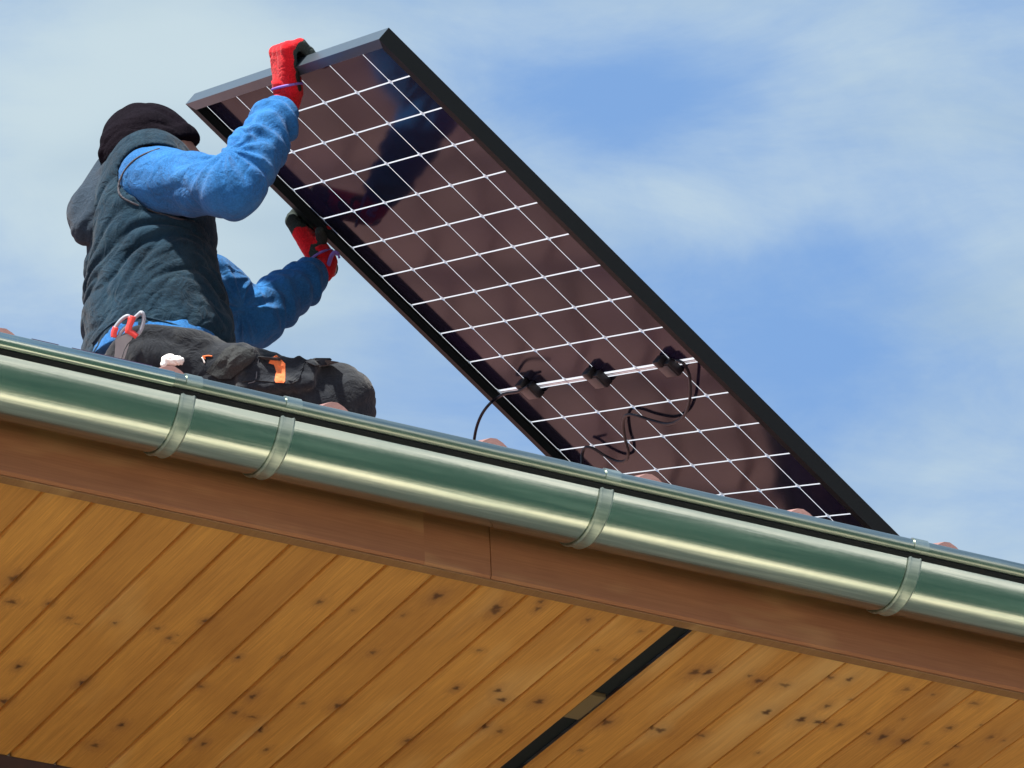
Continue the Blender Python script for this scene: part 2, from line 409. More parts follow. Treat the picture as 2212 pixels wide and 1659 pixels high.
# soffit boards: real V grooves, run into the house
PW = .0905
x_first = at_z(84, 1065, FZ+.004).x
def solve_planks():
    # groove ends read along the fascia
    pts = [(107, 1231), (231.5, 1258), (358, 1287), (479, 1314), (600, 1341), (723, 1366), (1315.7, 1493), (1429, 1517), (1542, 1541), (1655.6, 1565)]
    return [at_z(a/1.15732, b_/1.15732, FZ+.004).x for a, b_ in pts]
GX = solve_planks()
PITCH = ((GX[5]-GX[0])/5)
print('groove x', [round(x, 3) for x in GX], 'pitch', PITCH)
SX0, SX1 = 2.3, 6.2
slot_c = at_z(1472, 1366, FZ+.004).x
SLOT_W = .037
knots = []
def kpx(px, py, a, b_, s=1.0): q = at_z(px, py, FZ+.004); knots.append((q.x, q.y, a, b_, s))
for (px, py, a, b_, s) in [(25, 1300, 15, 5, .8), (105, 1304, 8, 4, .8), (148, 1335, 10, 4, .6), (165, 1348, 10, 2, .5), (248, 1346, 6, 3, .9), (340, 1357, 8, 4, .7), (443, 1341, 9, 5, .9),
        (514, 1420, 7, 5, 1), (383, 1372, 6, 2, .4), (40, 1440, 9, 6, 1), (178, 1475, 10, 7, 1), (8, 1515, 12, 6, 1), (365, 1378, 8, 5, .7), (262, 1566, 9, 6, 1), (434, 1483, 9, 4, .7),
        (412, 1596, 10, 5, .8), (440, 1606, 8, 6, .9), (545, 1504, 9, 7, .9), (507, 1539, 9, 6, .8), (545, 1548, 14, 3, .7), (575, 1620, 7, 5, .8), (375, 1388, 12, 5, .2),
        (945, 1288, 14, 9, .9), (1070, 1321, 15, 8, .8), (1168, 1300, 8, 5, .7), (985, 1487, 9, 6, .9), (1076, 1491, 11, 6, .9), (1035, 1405, 9, 3, .6), (1330, 1425, 10, 4, .5),
        (762, 1318, 6, 3, .5), (870, 1330, 7, 5, .5), (1290, 1405, 6, 3, .5), (1352, 1690, 9, 5, .7)]:
    kpx(px, py, a, b_, s)
def z8(x, y): return ((1760+x/2.37)/1.15732, (1200+y/2.37)/1.15732)
def z7(x, y): return ((1200+x/2.074)/1.15732, (1100+y/2.074)/1.15732)
for (x, y, a, b_, s) in [(25, 1140, 12, 9, 1), (325, 1190, 12, 5, .95), (270, 1160, 8, 4, .7), (480, 1215, 18, 5, .7), (370, 1375, 13, 9, 1), (575, 1418, 13, 9, 1), (680, 1433, 22, 5, .9), (805, 1450, 9, 6, .9), (730, 1338, 10, 5, .8),
        (750, 1170, 11, 4, .7), (860, 1180, 9, 7, .9), (870, 1300, 8, 4, .5), (1200, 1240, 12, 6, .6), (1355, 1270, 7, 3, .6), (1060, 1520, 13, 9, .95), (1190, 1545, 16, 7, .9), (975, 1500, 9, 4, .7), (1455, 1468, 10, 5, .8),
        (1600, 1322, 14, 4, .6), (1700, 1525, 10, 6, .6), (1490, 1580, 12, 3, .6), (1640, 1450, 5, 3, .5), (1180, 1415, 6, 3, .5), (320, 1615, 5, 3, .7), (1775, 1545, 6, 3, .6), (1320, 1560, 10, 6, .4)]:
    kpx(*z8(x, y), a, b_, s)
for (x, y, a, b_, s) in [(85, 870, 14, 9, .9), (300, 875, 8, 6, .7), (560, 930, 8, 5, .7), (115, 1345, 15, 6, .9), (305, 1358, 13, 8, .9), (1115, 1205, 14, 9, .85), (1180, 1207, 9, 8, 1), (655, 1465, 16, 8, .85), (935, 1505, 18, 7, .9), (890, 1495, 8, 5, .8), (1150, 1532, 12, 4, .7), (520, 1610, 10, 4, .6), (830, 993, 10, 5, .4), (25, 1490, 10, 6, .9), (1440, 1250, 10, 5, .9)]:
    kpx(*z7(x, y), a, b_, s)
for (px, py, a, b_, s) in [(30, 1250, 15, 10, .8), (205, 1610, 12, 6, .8), (560, 1580, 10, 7, .9), (610, 1420, 8, 5, .6), (690, 1300, 10, 6, .7), (730, 1525, 12, 7, .9), (805, 1410, 9, 5, .7), (1080, 1580, 10, 6, .6), (880, 1600, 9, 6, .8), (655, 1520, 8, 5, .6)]:
    kpx(px, py, a, b_, s)
for _ in range(160):
    x = random.choice([random.uniform(2.3, 2.9), random.uniform(4.75, 6.2)]); knots.append((x, random.uniform(6.53, 7.4), random.uniform(5, 12), random.uniform(3, 8), random.uniform(.5, 1)))
def knot_fields(co):
    kn = np.zeros(len(co)); ha = np.zeros(len(co))
    for i, (x, y, a, b_, s) in enumerate(knots):
        sc = .00054; ang = (i*0.7 % 1.0)*.5-.1
        dx, dy = co[:, 0]-x, co[:, 1]-y
        near = (np.abs(dx) < .1) & (np.abs(dy) < .14)
        dx, dy = dx[near], dy[near]
        # seen obliquely a mark (a wide, b high) in the picture lies across the board
        rx, ry = a*sc*1.0, b_*sc*2.2
        th = np.arctan2(dy, dx); wob = 1+.25*np.sin(3*th+i)+.15*np.sin(5*th+2*i)
        r = np.hypot(dx/rx, dy/ry)/wob
        kn[near] = np.maximum(kn[near], s*np.clip((1.2-r)*1.5, 0, 1))
        ha[near] = np.maximum(ha[near], s*.8*np.exp(-(np.hypot(dx/(rx*2.4), dy/(ry*3.2)))**2))
    return kn, ha
def board_segments():
    segs = []; left = []
    x = GX[0]
    while x > SX0: x -= PITCH
    left_lim = slot_c-SLOT_W/2-.012
    p2 = (GX[9]-GX[6])/3
    xs = []
    xx = x
    while xx < GX[5]-1e-4: xs.append(xx); xx += PITCH
    xs.append(GX[5]); k5 = round((GX[6]-GX[5])/PITCH)
    for i in range(1, k5): xs.append(GX[5]+(GX[6]-GX[5])*i/k5)
    xs += GX[6:10]
    segs = [(xs[i], xs[i+1]) for i in range(len(xs)-1)]
    segs.append((GX[9], slot_c-SLOT_W/2))                     # narrow lath left of the slot
    r0 = slot_c+SLOT_W/2; segs.append((r0, r0+.030)); xx = r0+.030
    while xx < SX1: segs.append((xx, xx+p2*1.02)); xx += p2*1.02
    return segs
V = []; F = []; PID = []
NYS = 400; ys = np.linspace(FY+FT+.0005, WY, NYS)
for si, (xa, xb) in enumerate(board_segments()):
    gw = .0042 if xa < slot_c-.05 else .0026
    dep = .010 if xa < slot_c-.05 else .0055
    inner = np.linspace(xa+gw, xb-gw, max(6, int((xb-xa)/.0024)))
    prof = [(xa, dep), (xa+gw*.4, dep), (xa+gw*.6, dep*.4)]+[(q, 0.) for q in inner]+[(xb-gw*.6, dep*.4), (xb-gw*.4, dep), (xb, dep)]
    base = len(V); n = len(prof)
    zj = random.uniform(-.0006, .0006)
    for y in ys:
        V += [(q, y, FZ+.004+d+zj*(1 if d == 0 else 0)) for q, d in prof]
    PID += [si*1.0+.37]*(n*NYS)
    F += [(base+i*n+j, base+(i+1)*n+j, base+(i+1)*n+j+1, base+i*n+j+1) for i in range(NYS-1) for j in range(n-1)]
so = mesh('soffit', V, F, M['wood'], None, True)
co = np.array(V); kn, ha = knot_fields(co)
setattr_(so.data, 'plank', PID); setattr_(so.data, 'knot', kn); setattr_(so.data, 'halo', ha)
hpart(so)
for xa_, xb_ in ((HX0, SX0-.1), (SX1+.12, HX1)):
    b = MB(); b.box((xa_, FY+FT+.0005, FZ+.004), (xb_, WY, FZ+.02)); hpart(b, 'soffit_panel', M['batten'])
b = MB(); b.box((slot_c-SLOT_W/2-.001, FY+FT, FZ+.016), (slot_c+SLOT_W/2+.001, WY, FZ+.02)); slot = hpart(b, 'vent_slot', M['slot'])
b = MB(); q0 = at_z(1285, 1500, FZ+.01); q1 = at_z(1215, 1545, FZ+.01)
b.box((slot_c-SLOT_W/2, q1.y, FZ+.007), (slot_c+SLOT_W/2-.004, q0.y, FZ+.0155), bev=.001)
b.build('spacer_block', M['slotwood'], slot) if False else None
y_sp0, y_sp1 = sorted((q0.y, q1.y))
b = MB(); b.box((slot_c-SLOT_W/2+.001, y_sp0, FZ+.007), (slot_c+SLOT_W/2-.006, y_sp1, FZ+.0155), bev=.0012); b.build('spacer_block', M['slotwood'], slot)

# gutter
def arc(cy, cz, r, a0, a1, n): return [(cy+r*math.cos(a0+(a1-a0)*i/n), cz+r*math.sin(a0+(a1-a0)*i/n)) for i in range(n+1)]
b = MB()
outer = arc(YC, ZC, GR, math.pi, 2*math.pi, 48); inner = arc(YC, ZC, GR-.0012, 2*math.pi, math.pi, 48)
b.sweepx([(YC-GR, ZC+.004)]+outer+[(YC+GR, ZC+.03), (YC+GR-.0012, ZC+.03)]+inner+[(YC-GR+.0012, ZC+.004)], HX0, HX1, True, 0, 60)
gut = autosmooth(b.build('gutter', M['zinc'])); world_child(gut, house, HL)
BY, BZ = YC-GR-.0095, ZC-.0075
b = MB(); b.sweepx(arc(BY, BZ, BR, 0, 2*math.pi*31/32, 31), HX0, HX1, True, 0, 60)
autosmooth(b.build('gutter_bead', M['zincdull'], gut), 50)
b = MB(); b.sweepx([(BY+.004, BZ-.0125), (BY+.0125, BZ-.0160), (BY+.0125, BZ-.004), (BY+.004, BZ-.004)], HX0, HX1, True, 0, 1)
b.build('bead_shade', M['slot'], gut)  # solid black strip, stands in for the shade under the bead
# overlap seam of two gutter lengths
sx = xat(365, 800, YC-GR)
b = MB(); b.sweepx(arc(BY, BZ, BR+.0010, 0, 2*math.pi*31/32, 31), sx-.9, sx, True)
autosmooth(b.build('seam_sleeve', M['zinc'], gut))
def bracket(px, py):
    x = xat(px, py, YC-GR-.01); w = .0125
    b = MB(); prof = []
    # strap with two raised ribs, wrapped round the outside
    cs = [(-w, 0), (-w, .0022), (-w*.75, .0042), (-w*.45, .0026), (w*.45, .0026), (w*.75, .0042), (w, .0022), (w, 0)]
    angs = [math.pi+R(6)+(math.pi-R(6))*i/40 for i in range(41)]; V = []
    for a in angs:
        for (dx, h) in cs: V.append((x+dx, YC+(GR+.0003+h)*math.cos(a), ZC+(GR+.0003+h)*math.sin(a)))
    n = len(cs); F = [(i*n+j, i*n+(j+1) % n, (i+1)*n+(j+1) % n, (i+1)*n+j) for i in range(40) for j in range(n)]
    F += [tuple(range(n)), tuple(40*n+j for j in range(n))[::-1]]
    b.add(V, F)
    o = autosmooth(b.build('bracket', M['zinc2'], gut), 40)
    c = MB(); A1 = arc(BY, BZ, BR+.0022, R(-50), R(225), 20); A2 = arc(BY, BZ, BR+.0003, R(-50), R(225), 20); n1 = len(A1); w1 = w*1.05
    V = [(x-w1, *q) for q in A1]+[(x+w1, *q) for q in A1]+[(x-w1, *q) for q in A2]+[(x+w1, *q) for q in A2]
    F = []
    for t in range(n1-1): F += [(t, t+1, n1+t+1, n1+t), (2*n1+t, 2*n1+t+1, t+1, t), (n1+t, n1+t+1, 3*n1+t+1, 3*n1+t), (3*n1+t, 3*n1+t+1, 2*n1+t+1, 2*n1+t)]
    F += [(0, n1, 3*n1, 2*n1), (n1-1, 3*n1-1, 4*n1-1, 2*n1-1)]
    c.add(V, F)
    autosmooth(c.build('bracket_clip', M['zinc2'], gut))
for q in ((414, 832), (629, 870), (1318, 1027), (1983, 1175)): bracket(*q)
for x in (1.55, 2.2, 5.35, 6.0): 
    pass

# roof of red pantiles
def roofz(y): return EZ-.022+(y-EY)*SLOPE
tpx = [(25, 722), (372, 792), (735, 876), (1078, 957), (1415, 1032), (1730, 1103)]
tx = [xat(a, b_, EY) for a, b_ in tpx]
print('tile x', [round(t, 3) for t in tx])
TP = (tx[5]-tx[1])/4; T0 = tx[1]
xs = np.arange(HX0, HX1, TP/26); rows = []
def roll(x):
    t = ((x-T0)/TP+.5) % 1-.5
    return .034*math.exp(-(t/.125)**2)+.006*math.exp(-((abs(t)-.5)/.1)**2)
V = []; F = []; nx = len(xs); y = EY; k = 0; sec = []
while y < RIDGE:
    for (dy, dz) in ((0, -.012), (0, .0), (.12, .0), (.335, -.0)): sec.append((y+dy*1.0, dz+(.022*(1-dy/.335)), k))
    y += .335; k += 1
for (yy, dz, k) in sec:
    for x in xs:
        jit = .003*math.sin(k*12.9+math.floor((x-T0)/TP+.5)*7.3)
        V.append((x, yy+jit, EZ-.0445+(yy-EY)*SLOPE+roll(x)+dz-.006+jit))
n = nx
F = [(i*n+j, i*n+j+1, (i+1)*n+j+1, (i+1)*n+j) for i in range(len(sec)-1) for j in range(n-1)]
roof = mesh('roof', V, F, M['tile'], None, True); autosmooth(roof, 50); hpart(roof)
yr = sec[-1][0]; zr = EZ-.04+(yr-EY)*SLOPE
b = MB(); b.add([(HX0, yr, zr), (HX1, yr, zr), (HX1, 2*yr-EY, EZ-.05), (HX0, 2*yr-EY, EZ-.05)], [(0, 1, 2, 3)]); b.build('rear_slope', M['tile'], roof)
# dark underlay strip that peeps out at the left
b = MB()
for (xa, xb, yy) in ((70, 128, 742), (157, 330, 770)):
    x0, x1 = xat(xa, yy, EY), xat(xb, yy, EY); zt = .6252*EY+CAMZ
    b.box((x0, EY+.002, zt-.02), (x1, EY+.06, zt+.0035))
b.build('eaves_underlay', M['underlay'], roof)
b = MB(); b.box((HX0, EY+.07, FZ+.10), (HX1, EY+.12, EZ-.05)); b.build('tilting_fillet', M['batten'], roof)

# ------------------------------------------------------------------ solar panel
u = np.array([-.0713, -.9119, -.4041]); v_ = np.array([.8523, .1550, -.4995]); u /= np.linalg.norm(u); v_ -= u*(u@v_); v_ /= np.linalg.norm(v_); n_ = np.cross(u, v_)
PO = np.array([4.421, 8.936, 6.289+CAMZ]); PLEN, PWID = 1.909, 1.134
pm = Matrix(((u[0], v_[0], n_[0], PO[0]), (u[1], v_[1], n_[1], PO[1]), (u[2], v_[2], n_[2], PO[2]), (0, 0, 0, 1)))
panel = tag(empty('solar_panel', mat=pm), 'large framed solar panel tilted above the gutter, held up by the man in red gloves', 'solar panel')
CU, CV = .184, .0925; MU, MV, GAP = .015, .0238, .0113
def vrow(i): return MV+i*CV+(GAP if i > 10 else 0)
# cell sheet: chamfered dark cells, white lattice between them
b = MB(); lw = .0016
rowsv = [(MV+i*CV, MV+(i+1)*CV) for i in range(10)]+[(MV+GAP+i*CV, MV+GAP+(i+1)*CV) for i in range(10, 20)]
for ci in range(6):
    for ri, (v0, v1) in enumerate(rowsv):
        a0, a1 = MU+ci*CU+lw, MU+(ci+1)*CU-lw; c0, c1 = v0+lw, v1-lw; ch = .0065
        b.add([(a0+ch, c0, 0), (a1-ch, c0, 0), (a1, c0+ch, 0), (a1, c1-ch, 0), (a1-ch, c1, 0), (a0+ch, c1, 0), (a0, c1-ch, 0), (a0, c0+ch, 0)], [tuple(range(8))[::-1]], 0)
b.build('cell_sheet', [M['cell']], panel)
b = MB(); z = .0005; gy0, gy1 = MV-.003, MV+20*CV+GAP+.003; gx0, gx1 = MU-.003, MU+6*CU+.003; hw_ = lw+.0012
def quad(x0, y0, x1, y1, z): b.add([(x0, y0, z), (x1, y0, z), (x1, y1, z), (x0, y1, z)], [(0, 3, 2, 1)])
ylines = [(MV+i*CV-hw_, MV+i*CV+hw_) for i in range(10)]+[(MV+10*CV-hw_, MV+10*CV+GAP+hw_)]+[(MV+GAP+i*CV-hw_, MV+GAP+i*CV+hw_) for i in range(11, 21)]
for i in range(7): quad(MU+i*CU-hw_, gy0, MU+i*CU+hw_, gy1, z)
for y0, y1 in ylines: quad(gx0, y0, gx1, y1, z+.0004)
for i in range(7):
    for y0, y1 in ylines:
        cx_, cy_ = MU+i*CU, (y0+y1)/2; d_ = .0085; e_ = (y1-y0)/2-hw_
        b.add([(cx_-d_, cy_, z+.0008), (cx_, cy_-d_-e_, z+.0008), (cx_+d_, cy_, z+.0008), (cx_, cy_+d_+e_, z+.0008)], [(0, 3, 2, 1)])
b.build('white_lattice', [M['grid']], panel)
b = MB(); z = .0012
b.add([(0.001, .001, z), (PWID-.001, .001, z), (PWID-.001, PLEN-.001, z), (.001, PLEN-.001, z)], [(0, 3, 2, 1)], 0)
bm_ = b.build('edge_border', [M['black']], panel)
# the border sheet is a ring, so light still reaches the lattice
bm_.data.clear_geometry(); e = .001
r0 = [(e, e), (PWID-e, e), (PWID-e, PLEN-e), (e, PLEN-e)]; r1 = [(MU-.002, MV-.002), (MU+6*CU+.002, MV-.002), (MU+6*CU+.002, MV+20*CV+GAP+.002), (MU-.002, MV+20*CV+GAP+.002)]
bm_.data.from_pydata([(x, y, 0) for x, y in r0+r1], [], [(0, 4, 5, 1), (1, 5, 6, 2), (2, 6, 7, 3), (3, 7, 4, 0)])
# ribbon along the middle
vm = MV+10*CV
b = MB(); b.box((MU+.01, vm+.0032, -.0014), (MU+6*CU-.012, vm+.0058, -.0006)); b.box((MU+.01, vm+.0070, -.0012), (MU+6*CU-.03, vm+.0090, -.0006)); b.build('ribbon', M['silver'], panel)
# frame: outer web with a bottom flange, mitred
def frame_side(p0, p1, inn, fl, par):
    """p0->p1 along outer edge, inn inward unit (2d)"""
    p0, p1, inn = map(np.array, (p0, p1, inn)); d = (p1-p0)/np.linalg.norm(p1-p0)
    t = .002; zt, zb = .006, -.026
    prof = [(0, zt), (.009, zt), (.009, zt-.0015), (t, zt-.0015), (t, zb+.0018), (fl, zb+.0018), (fl, zb), (0, zb)]
    V = []
    for e, s in ((p0, 1), (p1, -1)):
        for (k_, z_) in prof:
            q = e+inn*k_+d*s*k_; V.append((q[0], q[1], z_))
    n = len(prof); F = [(j, (j+1) % n, n+(j+1) % n, n+j) for j in range(n)]
    b = MB(); b.add(V, F)
    return b
fr = empty('frame'); fr.parent = panel
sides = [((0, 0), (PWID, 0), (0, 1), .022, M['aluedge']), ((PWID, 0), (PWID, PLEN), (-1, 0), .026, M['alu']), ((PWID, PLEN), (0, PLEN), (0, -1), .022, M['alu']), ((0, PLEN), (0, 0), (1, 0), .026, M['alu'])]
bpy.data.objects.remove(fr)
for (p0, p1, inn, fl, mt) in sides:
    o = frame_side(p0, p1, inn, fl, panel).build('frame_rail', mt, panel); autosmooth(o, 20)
# junction boxes
for i, ui in enumerate((1, 3, 5)):
    cx = MU+ui*CU+(.012, .004, -.004)[i]
    b = MB(); b.box((cx-.030, vm-.012, -.020), (cx+.026, vm+.026, -.0005), 0, .003)
    b.box((cx-.026, vm-.024, -.024), (cx+.004, vm-.006, -.0005), 0, .003)
    jb = autosmooth(b.build('junction_box', M['black'], panel), 40)
    b = MB(); b.box((cx-.027, vm-.008, -.0225), (cx+.022, vm+.022, -.0200), 0, .001); autosmooth(b.build('lid', M['greyp'], jb), 40)
Minv = pm.inverted()
def on_panel(px, py, off):
    """point `off` metres below the panel's underside, in panel coordinates"""
    d = ray(px, py); o_ = np.array([0, 0, CAMZ]); p0 = PO-n_*off; t = ((p0-o_)@n_)/(d@n_); return Minv @ Vector(o_+d*t)
def z5(x, y): return ((1150+x/2.765)/1.15732, (820+y/2.765)/1.15732)
cp = [(1500, 225, .02), (1545, 245, .022), (1580, 310, .018), (1592, 400, .014), (1585, 510, .012), (1545, 610, .011), (1450, 662, .011), (1330, 640, .010), (1220, 605, .010), (1150, 603, .010), (1128, 660, .010), (1140, 760, .010), (1162, 850, .011), (1150, 912, .012), (1090, 922, .012), (1000, 882, .012), (920, 832, .013), (868, 826, .016), (846, 870, .025), (844, 945, .045)]
b = MB(); b.tube(smooth_path([on_panel(*z5(x, y), o) for x, y, o in cp]), .0034, 8); autosmooth(b.build('cable', M['cable'], panel))
cp = [(470, 405, .022), (400, 440, .028), (320, 452, .03), (262, 480, .035), (205, 525, .06), (155, 590, .08), (120, 670, .10), (100, 760, .12), (92, 860, .14)]
b = MB(); b.tube(smooth_path([on_panel(*z5(x, y), o) for x, y, o in cp]), .0034, 8); autosmooth(b.build('cable', M['cable'], panel))

# roof hooks and rails that carry the panels, hidden behind the gutter
for yy in (8.15, 9.1):
    b = MB(); zz = EZ+(yy-EY)*SLOPE+.03
    b.box((4.9, yy-.02, zz), (7.4, yy+.02, zz+.03), 0, .002); o = b.build('mounting_rail', M['aluedge'])
    o.data.transform(Matrix.Translation((-6, -yy, -zz))); o.location = (6, yy, zz)
    tag(o, 'aluminium mounting rail on the roof tiles, %s' % ('nearer the gutter' if yy < 8.5 else 'farther up the roof'), 'mounting rail', 'rails fixed across the roof')

# ------------------------------------------------------------------ the man on the roof
def P(px, py, dep):
    """a joint seen at (px, py) in the photograph, at its real distance along the view"""
    q = W @ (np.array([(px*1.15732-1280)/FPX, (py*1.15732-960)/FPX, 1.0])*dep); q[2] += CAMZ; return q
FW = np.array([.875, -.484, 0.]); LF = np.array([.484, .875, 0.]); UP = np.array([0, 0, 1.])
def seg(p, a, b, ra, rb):
    a = np.asarray(a, float); b = np.asarray(b, float); ab = b-a; L2 = max(ab@ab, 1e-9)
    t = np.clip(((p-a)@ab)/L2, 0, 1); return np.linalg.norm(p-a-t[:, None]*ab, axis=1)-(ra+(rb-ra)*t)
def chain(p, pts, rs, k=.01):
    d = None
    for i in range(len(pts)-1):
        e = seg(p, pts[i], pts[i+1], rs[i], rs[i+1]); d = e if d is None else smin(d, e, k)
    return d
def smin(a, b, k):
    h = np.clip(.5+.5*(b-a)/k, 0, 1); return b*(1-h)+a*h-k*h*(1-h)
def ell(p, c, ax, rad):
    q = (p-c)@np.asarray(ax).T/np.asarray(rad); r = np.linalg.norm(q, axis=1); return (r-1)*min(rad)
def loft(p, secs):
    """secs: (centre, half depth along FW, half breadth along LF), rising"""
    z = np.array([s[0][2] for s in secs]); c = np.array([s[0] for s in secs]); a = np.array([s[1] for s in secs]); b = np.array([s[2] for s in secs])
    zz = np.clip(p[:, 2], z[0], z[-1])
    cx = np.interp(zz, z, c[:, 0]); cy = np.interp(zz, z, c[:, 1]); aa = np.interp(zz, z, a); bb = np.interp(zz, z, b)
    dx = p[:, 0]-cx; dy = p[:, 1]-cy; f = dx*FW[0]+dy*FW[1]; l = dx*LF[0]+dy*LF[1]
    r = (np.abs(f/aa)**2.3+np.abs(l/bb)**2.3)**(1/2.3); d = (r-1)*np.minimum(aa, bb)
    return np.maximum(d, np.abs(p[:, 2]-(z[0]+z[-1])/2)-(z[-1]-z[0])/2)
def surfnet(fn, lo, hi, h):
    lo = np.array(lo, float); hi = np.array(hi, float); n = np.maximum(((hi-lo)/h).astype(int)+1, 4)
    g = [lo[i]+h*np.arange(n[i]) for i in range(3)]
    D = np.empty(n)
    for i in range(n[0]):
        Yg, Zg = np.meshgrid(g[1], g[2], indexing='ij')
        pts = np.stack([np.full(Yg.size, g[0][i]), Yg.ravel(), Zg.ravel()], 1); D[i] = fn(pts).reshape(n[1], n[2])
    S = D < 0; c = np.zeros(n-1, int); acc = np.zeros(tuple(n-1)+(3,)); cnt = np.zeros(n-1)
    offs = [(a, b, d) for a in (0, 1) for b in (0, 1) for d in (0, 1)]
    def sl(o): return tuple(slice(o[i], n[i]-1+o[i]) for i in range(3))
    for o in offs:
        for ax in range(3):
            if o[ax] == 0:
                o2 = list(o); o2[ax] = 1; A = D[sl(o)]; B = D[sl(o2)]; m_ = (A < 0) != (B < 0)
                t = np.where(m_, A/np.where(A-B == 0, 1, A-B), 0)
                for q in range(3): acc[..., q] += np.where(m_, (o[q]+(t if q == ax else 0)), 0)
                cnt += m_
    act = cnt > 0; idx = -np.ones(n-1, int); idx[act] = np.arange(act.sum())
    I = np.argwhere(act); V = lo+h*(I+acc[act]/cnt[act][:, None]); F = []
    for ax in range(3):
        b_, c_ = [(1, 2), (2, 0), (0, 1)][ax]
        s0 = [slice(0, None)]*3; s1 = [slice(0, None)]*3; s0[ax] = slice(0, n[ax]-1); s1[ax] = slice(1, n[ax])
        A = S[tuple(s0)]; B = S[tuple(s1)]; ch = np.argwhere(A != B)
        ch = ch[(ch[:, b_] > 0) & (ch[:, c_] > 0) & (ch[:, b_] < n[b_]-1) & (ch[:, c_] < n[c_]-1)]
        eb = np.zeros(3, int); eb[b_] = 1; ec = np.zeros(3, int); ec[c_] = 1
        q = [idx[tuple((ch-d).T)] for d in (eb*0, eb, eb+ec, ec)]; Q = np.stack(q, 1)
        fl = ~A[tuple(ch.T)]; Q[fl] = Q[fl][:, ::-1]; F.append(Q)
    F = np.concatenate(F); F = F[(F >= 0).all(1)]; return V, F[:, ::-1]
def normals(V, F):
    n = np.zeros_like(V); a = V[F[:, 0]]; fn = np.cross(V[F[:, 2]]-a, V[F[:, 3]]-V[F[:, 1]])
    for i in range(4): np.add.at(n, F[:, i], fn)
    return n/np.maximum(np.linalg.norm(n, axis=1, keepdims=True), 1e-12)
def relax(V, F, it=1, w=.5):
    e = np.concatenate([F[:, [i, (i+1) % 4]] for i in range(4)]); e = np.concatenate([e, e[:, ::-1]])
    for _ in range(it):
        s = np.zeros_like(V); c = np.zeros(len(V)); np.add.at(s, e[:, 0], V[e[:, 1]]); np.add.at(c, e[:, 0], 1)
        V = V*(1-w)+w*s/np.maximum(c, 1)[:, None]
    return V
def folds(V, axis, other, wl, stretch, amp, seed, sharp=1.6, mask=None):
    """cloth folds: ridges that run along `axis`"""
    ax = np.array(axis, float); ax /= np.linalg.norm(ax); ot = np.array(other, float); ot -= ax*(ot@ax); ot /= np.linalg.norm(ot); th = np.cross(ax, ot)
    out = np.empty(len(V))
    A = V@ax/(wl*stretch); B = V@ot/wl; C = V@th/(wl*1.6); nz = mnoise.noise
    for i in range(len(V)):
        a, b_, c = A[i], B[i], C[i]
        w1 = nz(Vector((a*.8+5, b_*.45+2, c*.45+9)))*1.5
        v = nz(Vector((a+seed, b_+w1, c+w1*.4))); r = max(1-abs(v)*2.6, 0)**sharp
        v2 = nz(Vector((a*1.6+seed+20, b_*2.1+w1*2, c*2.1))); r2 = max(1-abs(v2)*2.6, 0)**(sharp+.4)
        big = nz(Vector((a*.45+seed, b_*.4, c*.4)))
        out[i] = (r-.4)*(.75+.8*big)+.32*(r2-.35)+.5*big
    out *= amp
    return out if mask is None else out*mask
def cloth(name, fn, lo, hi, h, mat, parent, fold=None, it=2, seeds=None):
    V, F = surfnet(fn, lo, hi, h); V = relax(V, F, it)
    if fold is not None:
        n = normals(V, F); d = fold(V); V = V+n*d[:, None]; V = relax(V, F, 1, .3)
    o = mesh(name, V, F, mat, None, True); return o, V, F

# joints
pel = P(338, 800, 11.13)
jRsh, jRel, jRwr = P(352, 388, 11.20), P(503, 402, 10.98), P(624, 214, 11.17)
jLsh, jLel, jLwr = P(372, 560, 11.50), P(545, 690, 11.62), P(704, 578, 11.80)
jRh, jRk = P(330, 808, 11.03), P(734, 868, 11.0)
jLh = jRh+LF*.20; jLk = jRk+LF*.26+FW*-.05
def roofat(p): return EZ-.01+(p[1]-EY)*SLOPE
def ankle(k, back, side): q = k-FW*back+LF*side; return np.array([q[0], q[1], roofat(q)+.10])
jRa, jLa = ankle(jRk, .20, .0), ankle(jLk, .18, .02)
hd = P(333, 342, 11.33); nk = P(300, 385, 11.34)

man = tag(empty('person', tuple(pel)), 'man in dark beanie, hooded vest, blue sweater and red gloves crouching to lift the panel', 'person')
def mpart(o): world_child(o, man, Vector(pel)); return o

def secs(pad=0., top=True):
    L_ = []
    for (y, x0, x1, b_) in [(815, 186, 506, .163), (752, 182, 508, .165), (700, 181, 500, .165), (640, 184, 485, .160), (580, 188, 468, .165), (520, 190, 466, .172), (460, 196, 462, .178), (410, 216, 446, .180), (375, 240, 425, .165), (345, 268, 395, .125), (325, 285, 370, .08)]:
        c = P((x0+x1)/2, y, 11.13+(800-y)/1032*.557); hw = (x1-x0)/2/1032
        a = math.sqrt(max(hw*hw-(0*b_)**2, .02**2)); L_.append((c, a+pad, b_+pad))
    return sorted(L_, key=lambda s: s[0][2])
SEC = secs()
